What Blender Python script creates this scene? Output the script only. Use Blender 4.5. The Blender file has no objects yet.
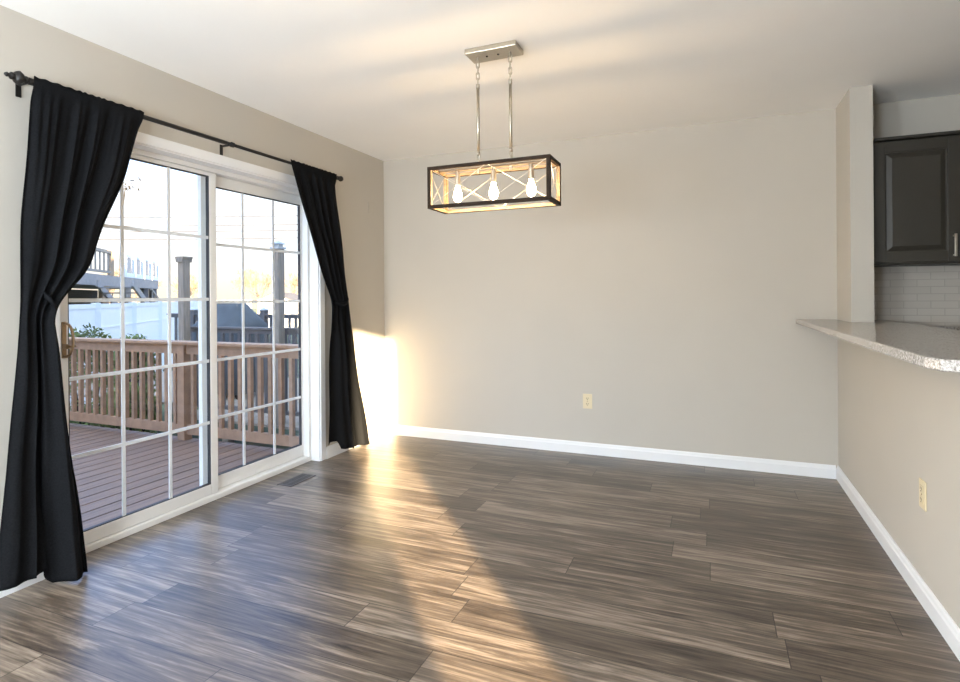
import bpy, bmesh, math, random
from mathutils import Vector, Matrix
S = bpy.context.scene
COL = S.collection
PI = math.pi

# ------------------------------------------------------------------ camera
YAW, ROLL, CH = 0.392688, -0.0076662, 1.2165
fw = Vector((-math.sin(YAW), math.cos(YAW), 0)); rt = Vector((math.cos(YAW), math.sin(YAW), 0)); up = Vector((0, 0, 1))
r2 = rt*math.cos(ROLL) + up*math.sin(ROLL); u2 = -rt*math.sin(ROLL) + up*math.cos(ROLL)
cam = bpy.data.cameras.new('camera'); co = bpy.data.objects.new('camera', cam); COL.objects.link(co)
m = Matrix.Identity(4)
for i in range(3):
    m[i][0], m[i][1], m[i][2] = r2[i], u2[i], -fw[i]
m[0][3], m[1][3], m[2][3] = 0, 0, CH
co.matrix_world = m
cam.sensor_fit = 'HORIZONTAL'; cam.sensor_width = 36; cam.lens = 560.18/960*36
cam.shift_y = -44.03/960; cam.clip_start = 0.02; cam.clip_end = 500
S.camera = co

# ------------------------------------------------------------------ world, sun, exposure
W = bpy.data.worlds.new('sky'); S.world = W; W.use_nodes = True
nt = W.node_tree; nt.nodes.clear()
tc = nt.nodes.new('ShaderNodeTexCoord'); sp = nt.nodes.new('ShaderNodeSeparateXYZ')
cr = nt.nodes.new('ShaderNodeValToRGB'); bg = nt.nodes.new('ShaderNodeBackground'); wo = nt.nodes.new('ShaderNodeOutputWorld')
nt.links.new(tc.outputs['Generated'], sp.inputs[0]); nt.links.new(sp.outputs['Z'], cr.inputs[0])
nt.links.new(cr.outputs[0], bg.inputs[0]); nt.links.new(bg.outputs[0], wo.inputs[0])
e = cr.color_ramp.elements
e[0].position = 0.0; e[0].color = (.34, .285, .215, 1)
e[1].position = 1.0; e[1].color = (.52, .60, .72, 1)
for p_, c_ in ((.03, (.345, .305, .25, 1)), (.07, (.37, .365, .355, 1)), (.17, (.40, .415, .44, 1)), (.28, (.38, .62, 1.0, 1)), (.46, (.17, .41, 1.0, 1)), (.68, (.50, .58, .70, 1))):
    k = e.new(p_); k.color = c_
bg.inputs[1].default_value = 3.0

SUN_EL = math.radians(10.0)
SUN_DIR = Vector((-.65*math.cos(SUN_EL), .76*math.cos(SUN_EL), -math.sin(SUN_EL)))
sun = bpy.data.lights.new('sun', 'SUN'); sun.energy = 48.0; sun.color = (1.0, .74, .44); sun.angle = math.radians(.9)
so = bpy.data.objects.new('sun', sun); COL.objects.link(so)
so.rotation_euler = SUN_DIR.to_track_quat('-Z', 'Y').to_euler(); so.location = (8, -10, 6)
GLOBE = 52.0      # brightness of the unseen fill globes added behind the camera
GLOBE_COL = (.90, 1.0, 1.09)
S.view_settings.view_transform = 'Standard'; S.view_settings.look = 'None'
S.view_settings.exposure = 0.44; S.view_settings.gamma = 1.0; S.view_settings.use_curve_mapping = False
S.cycles.max_bounces = 10; S.cycles.diffuse_bounces = 6; S.cycles.transparent_max_bounces = 16
S.cycles.sample_clamp_indirect = 6.0
S.cycles.use_denoising = True

# ------------------------------------------------------------------ materials
def mat(name, col, rough=.6, metal=0.0, noise=.06, scale=8.0, stretch=(1, 1, 1), bump=0.0, col2=None, spec=.5, sheen=0):
    M = bpy.data.materials.new(name); M.use_nodes = True; t = M.node_tree; b = t.nodes['Principled BSDF']
    tcn = t.nodes.new('ShaderNodeTexCoord'); mp = t.nodes.new('ShaderNodeMapping'); nz = t.nodes.new('ShaderNodeTexNoise')
    rp = t.nodes.new('ShaderNodeValToRGB')
    mp.inputs['Scale'].default_value = stretch; nz.inputs['Scale'].default_value = scale; nz.inputs['Detail'].default_value = 5
    t.links.new(tcn.outputs['Object'], mp.inputs[0]); t.links.new(mp.outputs[0], nz.inputs[0]); t.links.new(nz.outputs[0], rp.inputs[0])
    c2 = col2 or tuple(min(1, c*(1+noise)) for c in col); c1 = col if col2 else tuple(c*(1-noise) for c in col)
    rp.color_ramp.elements[0].position = .32; rp.color_ramp.elements[1].position = .68
    rp.color_ramp.elements[0].color = (*c1, 1); rp.color_ramp.elements[1].color = (*c2, 1)
    t.links.new(rp.outputs[0], b.inputs['Base Color'])
    b.inputs['Roughness'].default_value = rough; b.inputs['Metallic'].default_value = metal
    b.inputs['Specular IOR Level'].default_value = spec
    if sheen: b.inputs['Sheen Weight'].default_value = sheen
    if bump:
        bp = t.nodes.new('ShaderNodeBump'); bp.inputs['Strength'].default_value = bump; bp.inputs['Distance'].default_value = .01
        t.links.new(nz.outputs[0], bp.inputs['Height']); t.links.new(bp.outputs[0], b.inputs['Normal'])
    return M

def emit(name, col, st):
    M = bpy.data.materials.new(name); M.use_nodes = True; t = M.node_tree; t.nodes.clear()
    em = t.nodes.new('ShaderNodeEmission'); o = t.nodes.new('ShaderNodeOutputMaterial')
    em.inputs[0].default_value = (*col, 1); em.inputs[1].default_value = st; t.links.new(em.outputs[0], o.inputs[0]); return M

def glass(name, tint=(.97, .99, 1.0), refl=1.0):
    M = bpy.data.materials.new(name); M.use_nodes = True; t = M.node_tree; t.nodes.clear()
    a = t.nodes.new('ShaderNodeBsdfTransparent'); g = t.nodes.new('ShaderNodeBsdfGlossy'); f = t.nodes.new('ShaderNodeFresnel')
    mu = t.nodes.new('ShaderNodeMath'); mu.operation = 'MULTIPLY'; mu.inputs[1].default_value = refl
    x = t.nodes.new('ShaderNodeMixShader'); o = t.nodes.new('ShaderNodeOutputMaterial')
    a.inputs[0].default_value = (*tint, 1); g.inputs['Roughness'].default_value = .02; f.inputs[0].default_value = 1.45
    ge = t.nodes.new('ShaderNodeNewGeometry'); ng = t.nodes.new('ShaderNodeMath'); ng.operation = 'SUBTRACT'; ng.inputs[0].default_value = 1.0
    m2 = t.nodes.new('ShaderNodeMath'); m2.operation = 'MULTIPLY'       # reflect once, at the face the ray enters by
    t.links.new(ge.outputs['Backfacing'], ng.inputs[1]); t.links.new(f.outputs[0], mu.inputs[0])
    t.links.new(mu.outputs[0], m2.inputs[0]); t.links.new(ng.outputs[0], m2.inputs[1]); t.links.new(m2.outputs[0], x.inputs[0])
    t.links.new(a.outputs[0], x.inputs[1]); t.links.new(g.outputs[0], x.inputs[2]); t.links.new(x.outputs[0], o.inputs[0]); return M

def plank_mat(name, roww, length, cols, rough, seam, along='X', grain=1.0, seamw=.003):
    """staggered boards running along X, from the object's own coordinates"""
    M = bpy.data.materials.new(name); M.use_nodes = True; t = M.node_tree; b = t.nodes['Principled BSDF']; N = t.nodes.new; L = t.links.new
    def math_(op, a, bb=None, c=None):
        n = N('ShaderNodeMath'); n.operation = op
        for i, v in enumerate((a, bb, c)):
            if v is None: continue
            if isinstance(v, (int, float)): n.inputs[i].default_value = v
            else: L(v, n.inputs[i])
        return n.outputs[0]
    tcn = N('ShaderNodeTexCoord'); s = N('ShaderNodeSeparateXYZ'); L(tcn.outputs['Object'], s.inputs[0])
    X, Y = s.outputs['X'], s.outputs['Y']
    ry = math_('DIVIDE', Y, roww); row = math_('FLOOR', ry); fy = math_('FRACT', ry)
    wn = N('ShaderNodeTexWhiteNoise'); wn.noise_dimensions = '1D'; L(row, wn.inputs['W'])
    rx = math_('ADD', math_('DIVIDE', X, length), math_('MULTIPLY', wn.outputs['Value'], 7.3)); colx = math_('FLOOR', rx); fx = math_('FRACT', rx)
    cmb = N('ShaderNodeCombineXYZ'); L(row, cmb.inputs[0]); L(colx, cmb.inputs[1])
    w2 = N('ShaderNodeTexWhiteNoise'); w2.noise_dimensions = '2D'; L(cmb.outputs[0], w2.inputs['Vector'])
    # grain, shifted for every board
    gx = math_('MULTIPLY', X, 1.35); gy = math_('MULTIPLY', Y, 18.0)
    c2 = N('ShaderNodeCombineXYZ'); L(math_('ADD', gx, math_('MULTIPLY', w2.outputs['Value'], 40)), c2.inputs[0]); L(gy, c2.inputs[1]); L(math_('MULTIPLY', w2.outputs['Value'], 13), c2.inputs[2])
    n1 = N('ShaderNodeTexNoise'); n1.inputs['Scale'].default_value = 1.0; n1.inputs['Detail'].default_value = 9; n1.inputs['Roughness'].default_value = .68; n1.inputs['Distortion'].default_value = 1.1
    L(c2.outputs[0], n1.inputs['Vector'])
    gx3 = math_('MULTIPLY', X, 4.5); gy3 = math_('MULTIPLY', Y, 95.0); c3 = N('ShaderNodeCombineXYZ'); L(gx3, c3.inputs[0]); L(gy3, c3.inputs[1]); L(w2.outputs['Value'], c3.inputs[2])
    n2 = N('ShaderNodeTexNoise'); n2.inputs['Scale'].default_value = 1.0; n2.inputs['Detail'].default_value = 3; L(c3.outputs[0], n2.inputs['Vector'])
    v = math_('ADD', math_('MULTIPLY', math_('SUBTRACT', n1.outputs[0], .5), 1.6*grain), math_('MULTIPLY', math_('SUBTRACT', n2.outputs[0], .5), 0.85*grain))
    v = math_('ADD', v, math_('MULTIPLY', math_('SUBTRACT', w2.outputs['Value'], .5), .26)); v = math_('ADD', v, .5)
    rp = N('ShaderNodeValToRGB'); L(v, rp.inputs[0]); el = rp.color_ramp.elements
    el[0].position = .1; el[0].color = (*cols[0], 1); el[1].position = .9; el[1].color = (*cols[2], 1); k = el.new(.5); k.color = (*cols[1], 1)
    ey = math_('MINIMUM', fy, math_('SUBTRACT', 1, fy)); ex = math_('MINIMUM', fx, math_('SUBTRACT', 1, fx))
    sy = math_('LESS_THAN', ey, seamw/2/roww); sx = math_('LESS_THAN', ex, seamw/2/length); sm = math_('MAXIMUM', sx, sy)
    mx = N('ShaderNodeMix'); mx.data_type = 'RGBA'; L(math_('MULTIPLY', sm, seam), mx.inputs[0]); L(rp.outputs[0], mx.inputs[6]); mx.inputs[7].default_value = (.012, .010, .009, 1)
    L(mx.outputs[2], b.inputs['Base Color'])
    L(math_('ADD', math_('MULTIPLY', n1.outputs[0], .16), rough-.08), b.inputs['Roughness'])
    bp = N('ShaderNodeBump'); bp.inputs['Strength'].default_value = .07; bp.inputs['Distance'].default_value = .004
    L(math_('SUBTRACT', v, math_('MULTIPLY', sm, 1.0)), bp.inputs['Height']); L(bp.outputs[0], b.inputs['Normal'])
    return M

def tile_mat():
    M = bpy.data.materials.new('subway_tile'); M.use_nodes = True; t = M.node_tree; b = t.nodes['Principled BSDF']
    tcn = t.nodes.new('ShaderNodeTexCoord'); s = t.nodes.new('ShaderNodeSeparateXYZ'); c = t.nodes.new('ShaderNodeCombineXYZ'); br = t.nodes.new('ShaderNodeTexBrick')
    t.links.new(tcn.outputs['Object'], s.inputs[0]); t.links.new(s.outputs['X'], c.inputs[0]); t.links.new(s.outputs['Z'], c.inputs[1]); t.links.new(c.outputs[0], br.inputs['Vector'])
    br.inputs['Color1'].default_value = (.52, .48, .43, 1); br.inputs['Color2'].default_value = (.49, .45, .40, 1); br.inputs['Mortar'].default_value = (.42, .385, .34, 1)
    br.inputs['Scale'].default_value = 1.0; br.inputs['Brick Width'].default_value = .14; br.inputs['Row Height'].default_value = .045; br.inputs['Mortar Size'].default_value = .0025
    t.links.new(br.outputs['Color'], b.inputs['Base Color']); b.inputs['Roughness'].default_value = .25; return M

def granite_mat():
    M = bpy.data.materials.new('speckled_granite'); M.use_nodes = True; t = M.node_tree; b = t.nodes['Principled BSDF']; N = t.nodes.new
    tcn = N('ShaderNodeTexCoord'); n = N('ShaderNodeTexNoise'); n.inputs['Scale'].default_value = 140; n.inputs['Detail'].default_value = 4; n.inputs['Roughness'].default_value = .7
    v = N('ShaderNodeTexVoronoi'); v.inputs['Scale'].default_value = 190
    t.links.new(tcn.outputs['Object'], n.inputs[0]); t.links.new(tcn.outputs['Object'], v.inputs[0])
    r = N('ShaderNodeValToRGB'); t.links.new(n.outputs[0], r.inputs[0]); el = r.color_ramp.elements
    el[0].position = .34; el[0].color = (.10, .085, .075, 1); el[1].position = .66; el[1].color = (.80, .77, .74, 1)
    k = el.new(.46); k.color = (.44, .40, .37, 1); k = el.new(.55); k.color = (.58, .55, .52, 1)
    r2_ = N('ShaderNodeValToRGB'); t.links.new(v.outputs['Color'], r2_.inputs[0]); r2_.color_ramp.elements[0].color = (.62, .6, .58, 1); r2_.color_ramp.elements[1].color = (1, 1, 1, 1)
    mx = N('ShaderNodeMix'); mx.data_type = 'RGBA'; mx.blend_type = 'MULTIPLY'; mx.inputs[0].default_value = .8
    t.links.new(r.outputs[0], mx.inputs[6]); t.links.new(r2_.outputs[0], mx.inputs[7]); t.links.new(mx.outputs[2], b.inputs['Base Color'])
    b.inputs['Roughness'].default_value = .18; return M

M_wall = mat('greige_paint', (.53, .495, .438), .85, noise=.012, scale=2.5, spec=.2)
M_ceil = mat('ceiling_paint', (.93, .92, .90), .9, noise=.012, scale=2, spec=.2)
M_trim = mat('white_trim_paint', (.84, .85, .86), .4, noise=.01)
M_vinyl = mat('white_vinyl', (.80, .80, .79), .38, noise=.015)
M_gasket = mat('dark_gasket', (.03, .03, .035), .6)
M_grid = mat('white_grille_bar', (.74, .78, .82), .4, noise=.01)
M_glass = glass('clear_glass')
M_brass = mat('antique_brass', (.36, .26, .16), .4, .85, .1, 30)
M_floor = plank_mat('vinyl_plank', .172, 1.22, ((.027, .020, .016), (.106, .081, .062), (.300, .243, .192)), .33, .8, seamw=.0035)
M_black = mat('black_curtain_fabric', (.0085, .009, .0102), .85, noise=.25, scale=160, spec=.04, bump=.1)
M_rod = mat('black_iron', (.012, .011, .010), .45, .3, .1)
M_bronze = mat('dark_bronze', (.024, .014, .008), .7, 0, .25, 30, spec=.15)
M_wood_in = mat('weathered_wood_lining', (.24, .17, .10), .6, 0, .2, 14, (1, 6, 6))
M_nickel = mat('brushed_nickel', (.50, .45, .37), .36, .9, .05, 60)
M_wire = mat('satin_wire', (.70, .63, .52), .35, .7, .05, 40)
M_bulb = emit('lit_bulb', (1.0, .68, .34), 140)
M_fil = emit('lit_filament', (1.0, .85, .6), 160)
M_granite = granite_mat(); M_tile = tile_mat()
M_cab = mat('charcoal_cabinet_paint', (.029, .025, .018), .5, 0, .04, 5)
M_dark = mat('black_void', (.01, .01, .01), .8)
M_ivory = mat('ivory_plastic', (.70, .60, .40), .45, 0, .02)
M_slot = mat('outlet_slot', (.08, .06, .04), .6)
M_vent = mat('brown_metal_register', (.09, .08, .075), .45, .3, .1)
M_white = mat('opal_globe_white', (.8, .8, .8), .4)
M_globe = emit('fill_globe_glow', GLOBE_COL, GLOBE)
M_deck = mat('stained_deck_board', (.20, .13, .10), .6, 0, .2, 3, (14, .8, 1))
M_rail = mat('tan_stained_wood', (.37, .225, .14), .65, 0, .14, 4, (3, 3, 3))
M_greywood = mat('weathered_grey_wood', (.32, .28, .235), .8, 0, .18, 5, (8, 8, 1))
M_darkrail = mat('dark_grey_wood', (.13, .125, .13), .8, 0, .15, 5)
M_cap = mat('pale_plastic_cap', (.50, .54, .58), .5, 0, .04)
M_cover = mat('slate_blue_cover', (.075, .095, .115), .7, 0, .2, 4, bump=.2)
M_fence = mat('white_vinyl_fence', (.78, .80, .82), .5, 0, .02)
M_siding = mat('white_siding', (.80, .79, .77), .6, 0, .02, 3)
M_fascia = mat('grey_fascia_board', (.30, .28, .27), .7, 0, .08)
M_pane = mat('dim_window_pane', (.25, .30, .36), .15, 0, .06)
M_roof = mat('grey_shingle', (.075, .072, .075), .9, 0, .15, 12)
M_grass = mat('lawn', (.08, .10, .045), .95, 0, .3, 1.5)
M_leaf = mat('green_leaf', (.17, .22, .065), .7, 0, .4, 3)
M_twig = mat('pale_bare_branch', (.15, .11, .08), .9, 0, .2, 2)
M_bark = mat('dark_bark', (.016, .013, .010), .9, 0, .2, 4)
M_cable = mat('grey_cable', (.03, .03, .035), .8)
M_lattice = mat('tan_lattice', (.42, .30, .20), .8, 0, .15)

# ------------------------------------------------------------------ mesh helpers
def BM(): return bmesh.new()
def box(bm, x0, x1, y0, y1, z0, z1):
    r = bmesh.ops.create_cube(bm, size=1.0)
    for v in r['verts']:
        v.co = Vector(((x0+x1)/2+v.co.x*(x1-x0), (y0+y1)/2+v.co.y*(y1-y0), (z0+z1)/2+v.co.z*(z1-z0)))
    return r['verts']
def bar(bm, a, b, w, h=None, upv=(0, 0, 1)):
    """square bar from a to b: width w sideways, h along the up direction"""
    h = h or w; a = Vector(a); b = Vector(b); d = (b-a); Ln = d.length; d.normalize(); U = Vector(upv)
    if abs(d.dot(U)) > .98: U = Vector((0, 1, 0))
    s = d.cross(U).normalized(); U = s.cross(d).normalized()
    for v in bmesh.ops.create_cube(bm, size=1.0)['verts']:
        v.co = (a+b)/2 + d*v.co.x*Ln + s*v.co.y*w + U*v.co.z*h
def cyl(bm, a, b, r0, r1=None, n=12, caps=True):
    r1 = r0 if r1 is None else r1; a = Vector(a); b = Vector(b); d = b-a; q = d.to_track_quat('Z', 'Y').to_matrix().to_4x4(); q.translation = (a+b)/2
    bmesh.ops.create_cone(bm, cap_ends=caps, segments=n, radius1=r0, radius2=r1, depth=d.length, matrix=q)
def ball(bm, c, r, sc=(1, 1, 1), n=14):
    bmesh.ops.create_uvsphere(bm, u_segments=n, v_segments=max(6, n//2+1), radius=r, matrix=Matrix.Translation(c) @ Matrix.Diagonal((*sc, 1)))
def lathe(bm, prof, o, ax='Z', n=18):
    rings = []
    for r, h in prof:
        ring = []
        for k in range(n):
            a = 2*PI*k/n; p = (r*math.cos(a), r*math.sin(a), h)
            if ax == 'Y': p = (p[0], p[2], p[1])
            ring.append(bm.verts.new(Vector(o)+Vector(p)))
        rings.append(ring)
    for A, B in zip(rings, rings[1:]):
        for k in range(n): bm.faces.new((A[k], A[(k+1) % n], B[(k+1) % n], B[k]))
    bm.faces.new(rings[0][::-1]); bm.faces.new(rings[-1])
def tube(bm, pts, r, n=8, closed=False):
    pts = [Vector(p) for p in pts]; rings = []; N_ = len(pts)
    for i, p in enumerate(pts):
        if closed: t = pts[(i+1) % N_]-pts[i-1]
        else: t = pts[min(i+1, N_-1)]-pts[max(i-1, 0)]
        t.normalize(); U = Vector((0, 0, 1)) if abs(t.z) < .9 else Vector((0, 1, 0))
        s = t.cross(U).normalized(); U = s.cross(t)
        rr = r[i] if isinstance(r, (list, tuple)) else r
        rings.append([bm.verts.new(p+(s*math.cos(2*PI*k/n)+U*math.sin(2*PI*k/n))*rr) for k in range(n)])
    prs = list(zip(rings, rings[1:]))
    if closed: prs.append((rings[-1], rings[0]))
    for A, B in prs:
        for k in range(n): bm.faces.new((A[k], A[(k+1) % n], B[(k+1) % n], B[k]))
    if not closed: bm.faces.new(rings[0][::-1]); bm.faces.new(rings[-1])
def prism(bm, poly, f):
    """poly: list of 2d points, f(p, s) -> 3d for s in 0,1"""
    A = [bm.verts.new(f(p, 0)) for p in poly]; B = [bm.verts.new(f(p, 1)) for p in poly]; n = len(poly)
    bm.faces.new(A[::-1]); bm.faces.new(B)
    for k in range(n): bm.faces.new((A[k], A[(k+1) % n], B[(k+1) % n], B[k]))
def obj(name, bm, m_, parent=None, smooth=False, bevel=0.0):
    bmesh.ops.recalc_face_normals(bm, faces=bm.faces)
    me = bpy.data.meshes.new(name); bm.to_mesh(me); bm.free(); me.materials.append(m_)
    if smooth:
        for p in me.polygons: p.use_smooth = True
    o = bpy.data.objects.new(name, me); COL.objects.link(o)
    if bevel:
        b = o.modifiers.new('bevel', 'BEVEL'); b.width = bevel; b.segments = 2; b.limit_method = 'ANGLE'
    if parent:
        o.parent = parent
        o.matrix_parent_inverse = Matrix.Translation(parent.location).inverted() if parent.type == 'EMPTY' else Matrix.Identity(4)
    return o
def boxobj(name, m_, x0, x1, y0, y1, z0, z1, parent=None, bevel=0.0):
    bm = BM(); box(bm, x0, x1, y0, y1, z0, z1); return obj(name, bm, m_, parent, bevel=bevel)
def tag(o, label, cat, group=None, kind=None):
    if label: o['label'] = label
    if cat: o['category'] = cat
    if group: o['group'] = group
    if kind: o['kind'] = kind
    return o
def thing(name, label, cat, loc, group=None):
    o = bpy.data.objects.new(name, None); COL.objects.link(o); o.location = loc; o.empty_display_size = .1
    return tag(o, label, cat, group)
def struct(o, label=None):
    o['kind'] = 'structure'
    if label: o['label'] = label
    return o

# ------------------------------------------------------------------ room shell
XL, XR, YB, ZC = -2.712, .762, 4.31, 2.44
XO = -2.95                       # outside face of the left wall
RY, LY = -1.40, -5.4             # kitchen rear wall, living room rear wall
KX = 3.7
DY0, DY1, DZ = 1.60, 3.405, 2.02  # patio door opening
boxobj('floor', M_floor, XO+.1, KX+.15, LY-.15, YB+.15, -.12, 0); struct(bpy.data.objects['floor'], 'grey brown wood plank floor')
bm = BM(); box(bm, XO, KX+.15, RY-.13, YB+.15, ZC, ZC+.15); box(bm, XO, 1.24, LY-.15, RY-.13, ZC, ZC+.15)
struct(obj('ceiling', bm, M_ceil), 'white ceiling')
bm = BM()
XM, RV = -2.885, .10               # the opening is wider in the outer skin of the wall
for a in ((XM, XL, LY-.15, DY0, -.12, ZC), (XM, XL, DY1, YB+.15, -.12, ZC), (XM, XL, DY0, DY1, DZ, ZC), (XM, XL, DY0, DY1, -.12, -.002),
          (XO, XM, LY-.15, DY0-RV, -.12, ZC), (XO, XM, DY1+RV, YB+.15, -.12, ZC), (XO, XM, DY0-RV, DY1+RV, DZ+RV, ZC)): box(bm, *a)
struct(obj('wall_left', bm, M_wall), 'greige wall around the sliding patio door')
struct(boxobj('wall_back', M_wall, XL, KX+.15, YB, YB+.15, -.12, ZC), 'plain greige wall across the far end')
struct(boxobj('wall_right', M_wall, KX, KX+.15, RY-.15, YB, -.12, ZC))
# rear wall of the kitchen with a tall window the low sun shines through
WX0, WX1, WZ0, WZ1 = 1.76, 2.36, .22, 2.20
bm = BM()
for a in ((1.1, WX0, RY-.12, RY, -.12, ZC), (WX1, KX, RY-.12, RY, -.12, ZC), (WX0, WX1, RY-.12, RY, -.12, WZ0), (WX0, WX1, RY-.12, RY, WZ1, ZC)): box(bm, *a)
struct(obj('wall_rear_kitchen', bm, M_wall))
struct(boxobj('wall_rear_side', M_wall, 1.1, 1.22, LY, RY-.12, -.12, ZC))
struct(boxobj('wall_rear_living', M_wall, XL, 1.22, LY-.15, LY, -.12, ZC))
struct(boxobj('wall_light_block', M_wall, .92, KX, .50, .62, -.12, ZC))  # unseen wall, added to keep the fill light out of the kitchen
# unseen house front, added tall and long to keep sun off the decks
bm = BM()
for a in ((XO, XL-.1, -9, LY-.15, -.9, 5.6), (XO, XL-.1, YB+.15, 13, -.9, 5.6), (XO, XL-.1, LY-.15, YB+.15, ZC+.15, 5.6), (XO+.02, XL-.1, LY-.15, YB+.15, -.9, -.12)): box(bm, *a)
struct(obj('wall_sun_block', bm, M_siding))
# half wall and stub wall
TH = .115
bm = BM(); box(bm, XR, XR+TH, 3.91, YB, 0, ZC); box(bm, XR, XR+TH, 1.86, 3.91, 0, 1.020)
struct(obj('wall_divider', bm, M_wall), 'half wall under the bar top, rising to the ceiling at its far end')

def base_prof(h=.088, d=.015): return [(0, 0), (d, 0), (d, h*.70), (d*.75, h*.78), (d*.62, h*.90), (d*.35, h), (0, h)]
bm = BM(); prism(bm, base_prof(), lambda p, s: Vector((XL+.016+s*(XR-XL-.032), YB-p[0], p[1]))); struct(obj('baseboard_back', bm, M_trim))
bm = BM(); prism(bm, base_prof(), lambda p, s: Vector((XR-p[0], 1.86+s*(YB-1.86), p[1]))); struct(obj('baseboard_right', bm, M_trim))
bm = BM(); prism(bm, base_prof(), lambda p, s: Vector((XL+p[0], 3.465+s*(YB-3.465), p[1])))
prism(bm, base_prof(), lambda p, s: Vector((XL+p[0], LY+s*(1.535-LY), p[1]))); struct(obj('baseboard_left', bm, M_trim))

# rear window
wn_ = boxobj('window_1', M_vinyl, WX0, WX0+.03, RY-.11, RY-.03, WZ0, WZ1); struct(wn_)
bm = BM(); box(bm, WX1-.03, WX1, RY-.11, RY-.03, WZ0, WZ1); box(bm, WX0+.03, WX1-.03, RY-.11, RY-.03, WZ0, WZ0+.03); box(bm, WX0+.03, WX1-.03, RY-.11, RY-.03, WZ1-.03, WZ1)
obj('window_frame', bm, M_vinyl, wn_)
boxobj('window_pane', M_glass, WX0+.03, WX1-.03, RY-.075, RY-.07, WZ0+.03, WZ1-.03, wn_)

# unseen fill lights added behind the camera, built as globes on poles
def globe(x, y, label, r=.27, z=1.25):
    t = thing('fill_globe', label, 'lamp', (x, y, 0))
    bm = BM(); cyl(bm, (x, y, .0005), (x, y, .025), .16, n=28); obj('base', bm, M_bronze, t, True)
    bm = BM(); cyl(bm, (x, y, .025), (x, y, z-r*.98), .012, n=12); obj('pole', bm, M_bronze, t, True)
    bm = BM(); ball(bm, (x, y, z), r, n=24); obj('fill_sphere', bm, M_globe, t, True)
globe(-2.1, -1.0, 'added unseen fill light with a large globe by the patio wall')
globe(-1.2, -2.3, 'added unseen fill light with a large globe in the middle of the living room')
globe(-.85, -1.0, 'added unseen fill light with a large globe closest behind the dining area')

# ------------------------------------------------------------------ patio door
trim = BM()
CW, CT = .055, .012
box(trim, XL, XL+CT, DY1, DY1+CW, 0, DZ+CW); box(trim, XL, XL+CT, DY0-CW, DY0, 0, DZ+CW); box(trim, XL, XL+CT, DY0, DY1, DZ, DZ+CW)
struct(obj('trim_1', trim, M_trim, bevel=.003), 'white casing around the patio door')
bm = BM()                                        # painted lining of the opening
XF = -2.79                                       # room side of the vinyl frame
box(bm, XF, XL, DY1-.008, DY1, 0, DZ); box(bm, XF, XL, DY0, DY0+.008, 0, DZ); box(bm, XF, XL, DY0+.008, DY1-.008, DZ-.008, DZ)
struct(obj('trim_2', bm, M_trim), 'white reveal of the patio door')
bm = BM(); F0, F1 = -2.884, XF
box(bm, F0, F1, DY1-.03, DY1-.008, 0, DZ-.008); box(bm, F0, F1, DY0+.008, DY0+.03, 0, DZ-.008)
box(bm, F0, F1, DY0+.03, DY1-.03, DZ-.036, DZ-.008); box(bm, F0, F1, DY0+.03, DY1-.03, 0, .034)
box(bm, F1, F1+.006, DY0+.01, DY1-.01, .0, .03)
door = struct(obj('door_1', bm, M_vinyl, bevel=.002), 'white vinyl sliding patio door with grilles')
def sash(name, xc, y0, y1, gy0, gy1, z0, z1, gz0, gz1, th=.03):
    bm = BM(); a, b = xc-th/2, xc+th/2
    box(bm, a, b, y0, gy0, z0, z1); box(bm, a, b, gy1, y1, z0, z1); box(bm, a, b, gy0, gy1, z0, gz0); box(bm, a, b, gy0, gy1, gz1, z1)
    o = obj(name, bm, M_vinyl, door, bevel=.003)
    bm = BM(); g = .005
    for q in ((gy0, gy0+g, gz0, gz1), (gy1-g, gy1, gz0, gz1), (gy0+g, gy1-g, gz0, gz0+g), (gy0+g, gy1-g, gz1-g, gz1)): box(bm, xc-.011, xc+.011, *q)
    obj('gasket', bm, M_gasket, o)
    boxobj('glass_pane', M_glass, xc-.002, xc+.002, gy0+g, gy1-g, gz0+g, gz1-g, o)
    bm = BM(); w = .009
    for k in (1, 2):
        y = gy0+(gy1-gy0)*k/3; box(bm, xc+.003, xc+.009, y-w, y+w, gz0+g, gz1-g)
    for k in range(1, 5):
        z = gz0+(gz1-gz0)*k/5
        for j in range(3):
            box(bm, xc+.003, xc+.009, gy0+(gy1-gy0)*j/3+(w if j else g), gy0+(gy1-gy0)*(j+1)/3-(w if j < 2 else g), z-w, z+w)
    obj('grille', bm, M_grid, o)
    return o
fixed = sash('fixed_panel', -2.856, 2.475, DY1-.030, 2.53, 3.362, .036, DZ-.038, .118, 1.915)
slide = sash('sliding_panel', -2.815, DY0+.032, 2.552, 1.694, 2.502, .036, DZ-.038, .098, 1.96)
# handle on the sliding panel
bm = BM(); hy = 1.672; hx = -2.80
box(bm, hx, hx+.008, hy-.010, hy+.010, .945, 1.115)
bmh = BM(); pts = []
for k in range(17):
    a = PI*k/16; pts.append((hx+.006+.048*math.sin(a)**.6, hy+.010*math.sin(a), 1.03+.078*math.cos(a)))
tube(bmh, pts, .0065, 10)
hnd = obj('handle', bmh, M_brass, slide, True)
obj('handle_plate', bm, M_brass, hnd, bevel=.003)
bm = BM(); cyl(bm, (hx+.006, hy, 1.0), (hx+.03, hy, 1.0), .012); box(bm, hx+.022, hx+.03, hy-.006, hy+.04, .994, 1.006); obj('latch_lever', bm, M_brass, hnd, bevel=.002)

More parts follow.
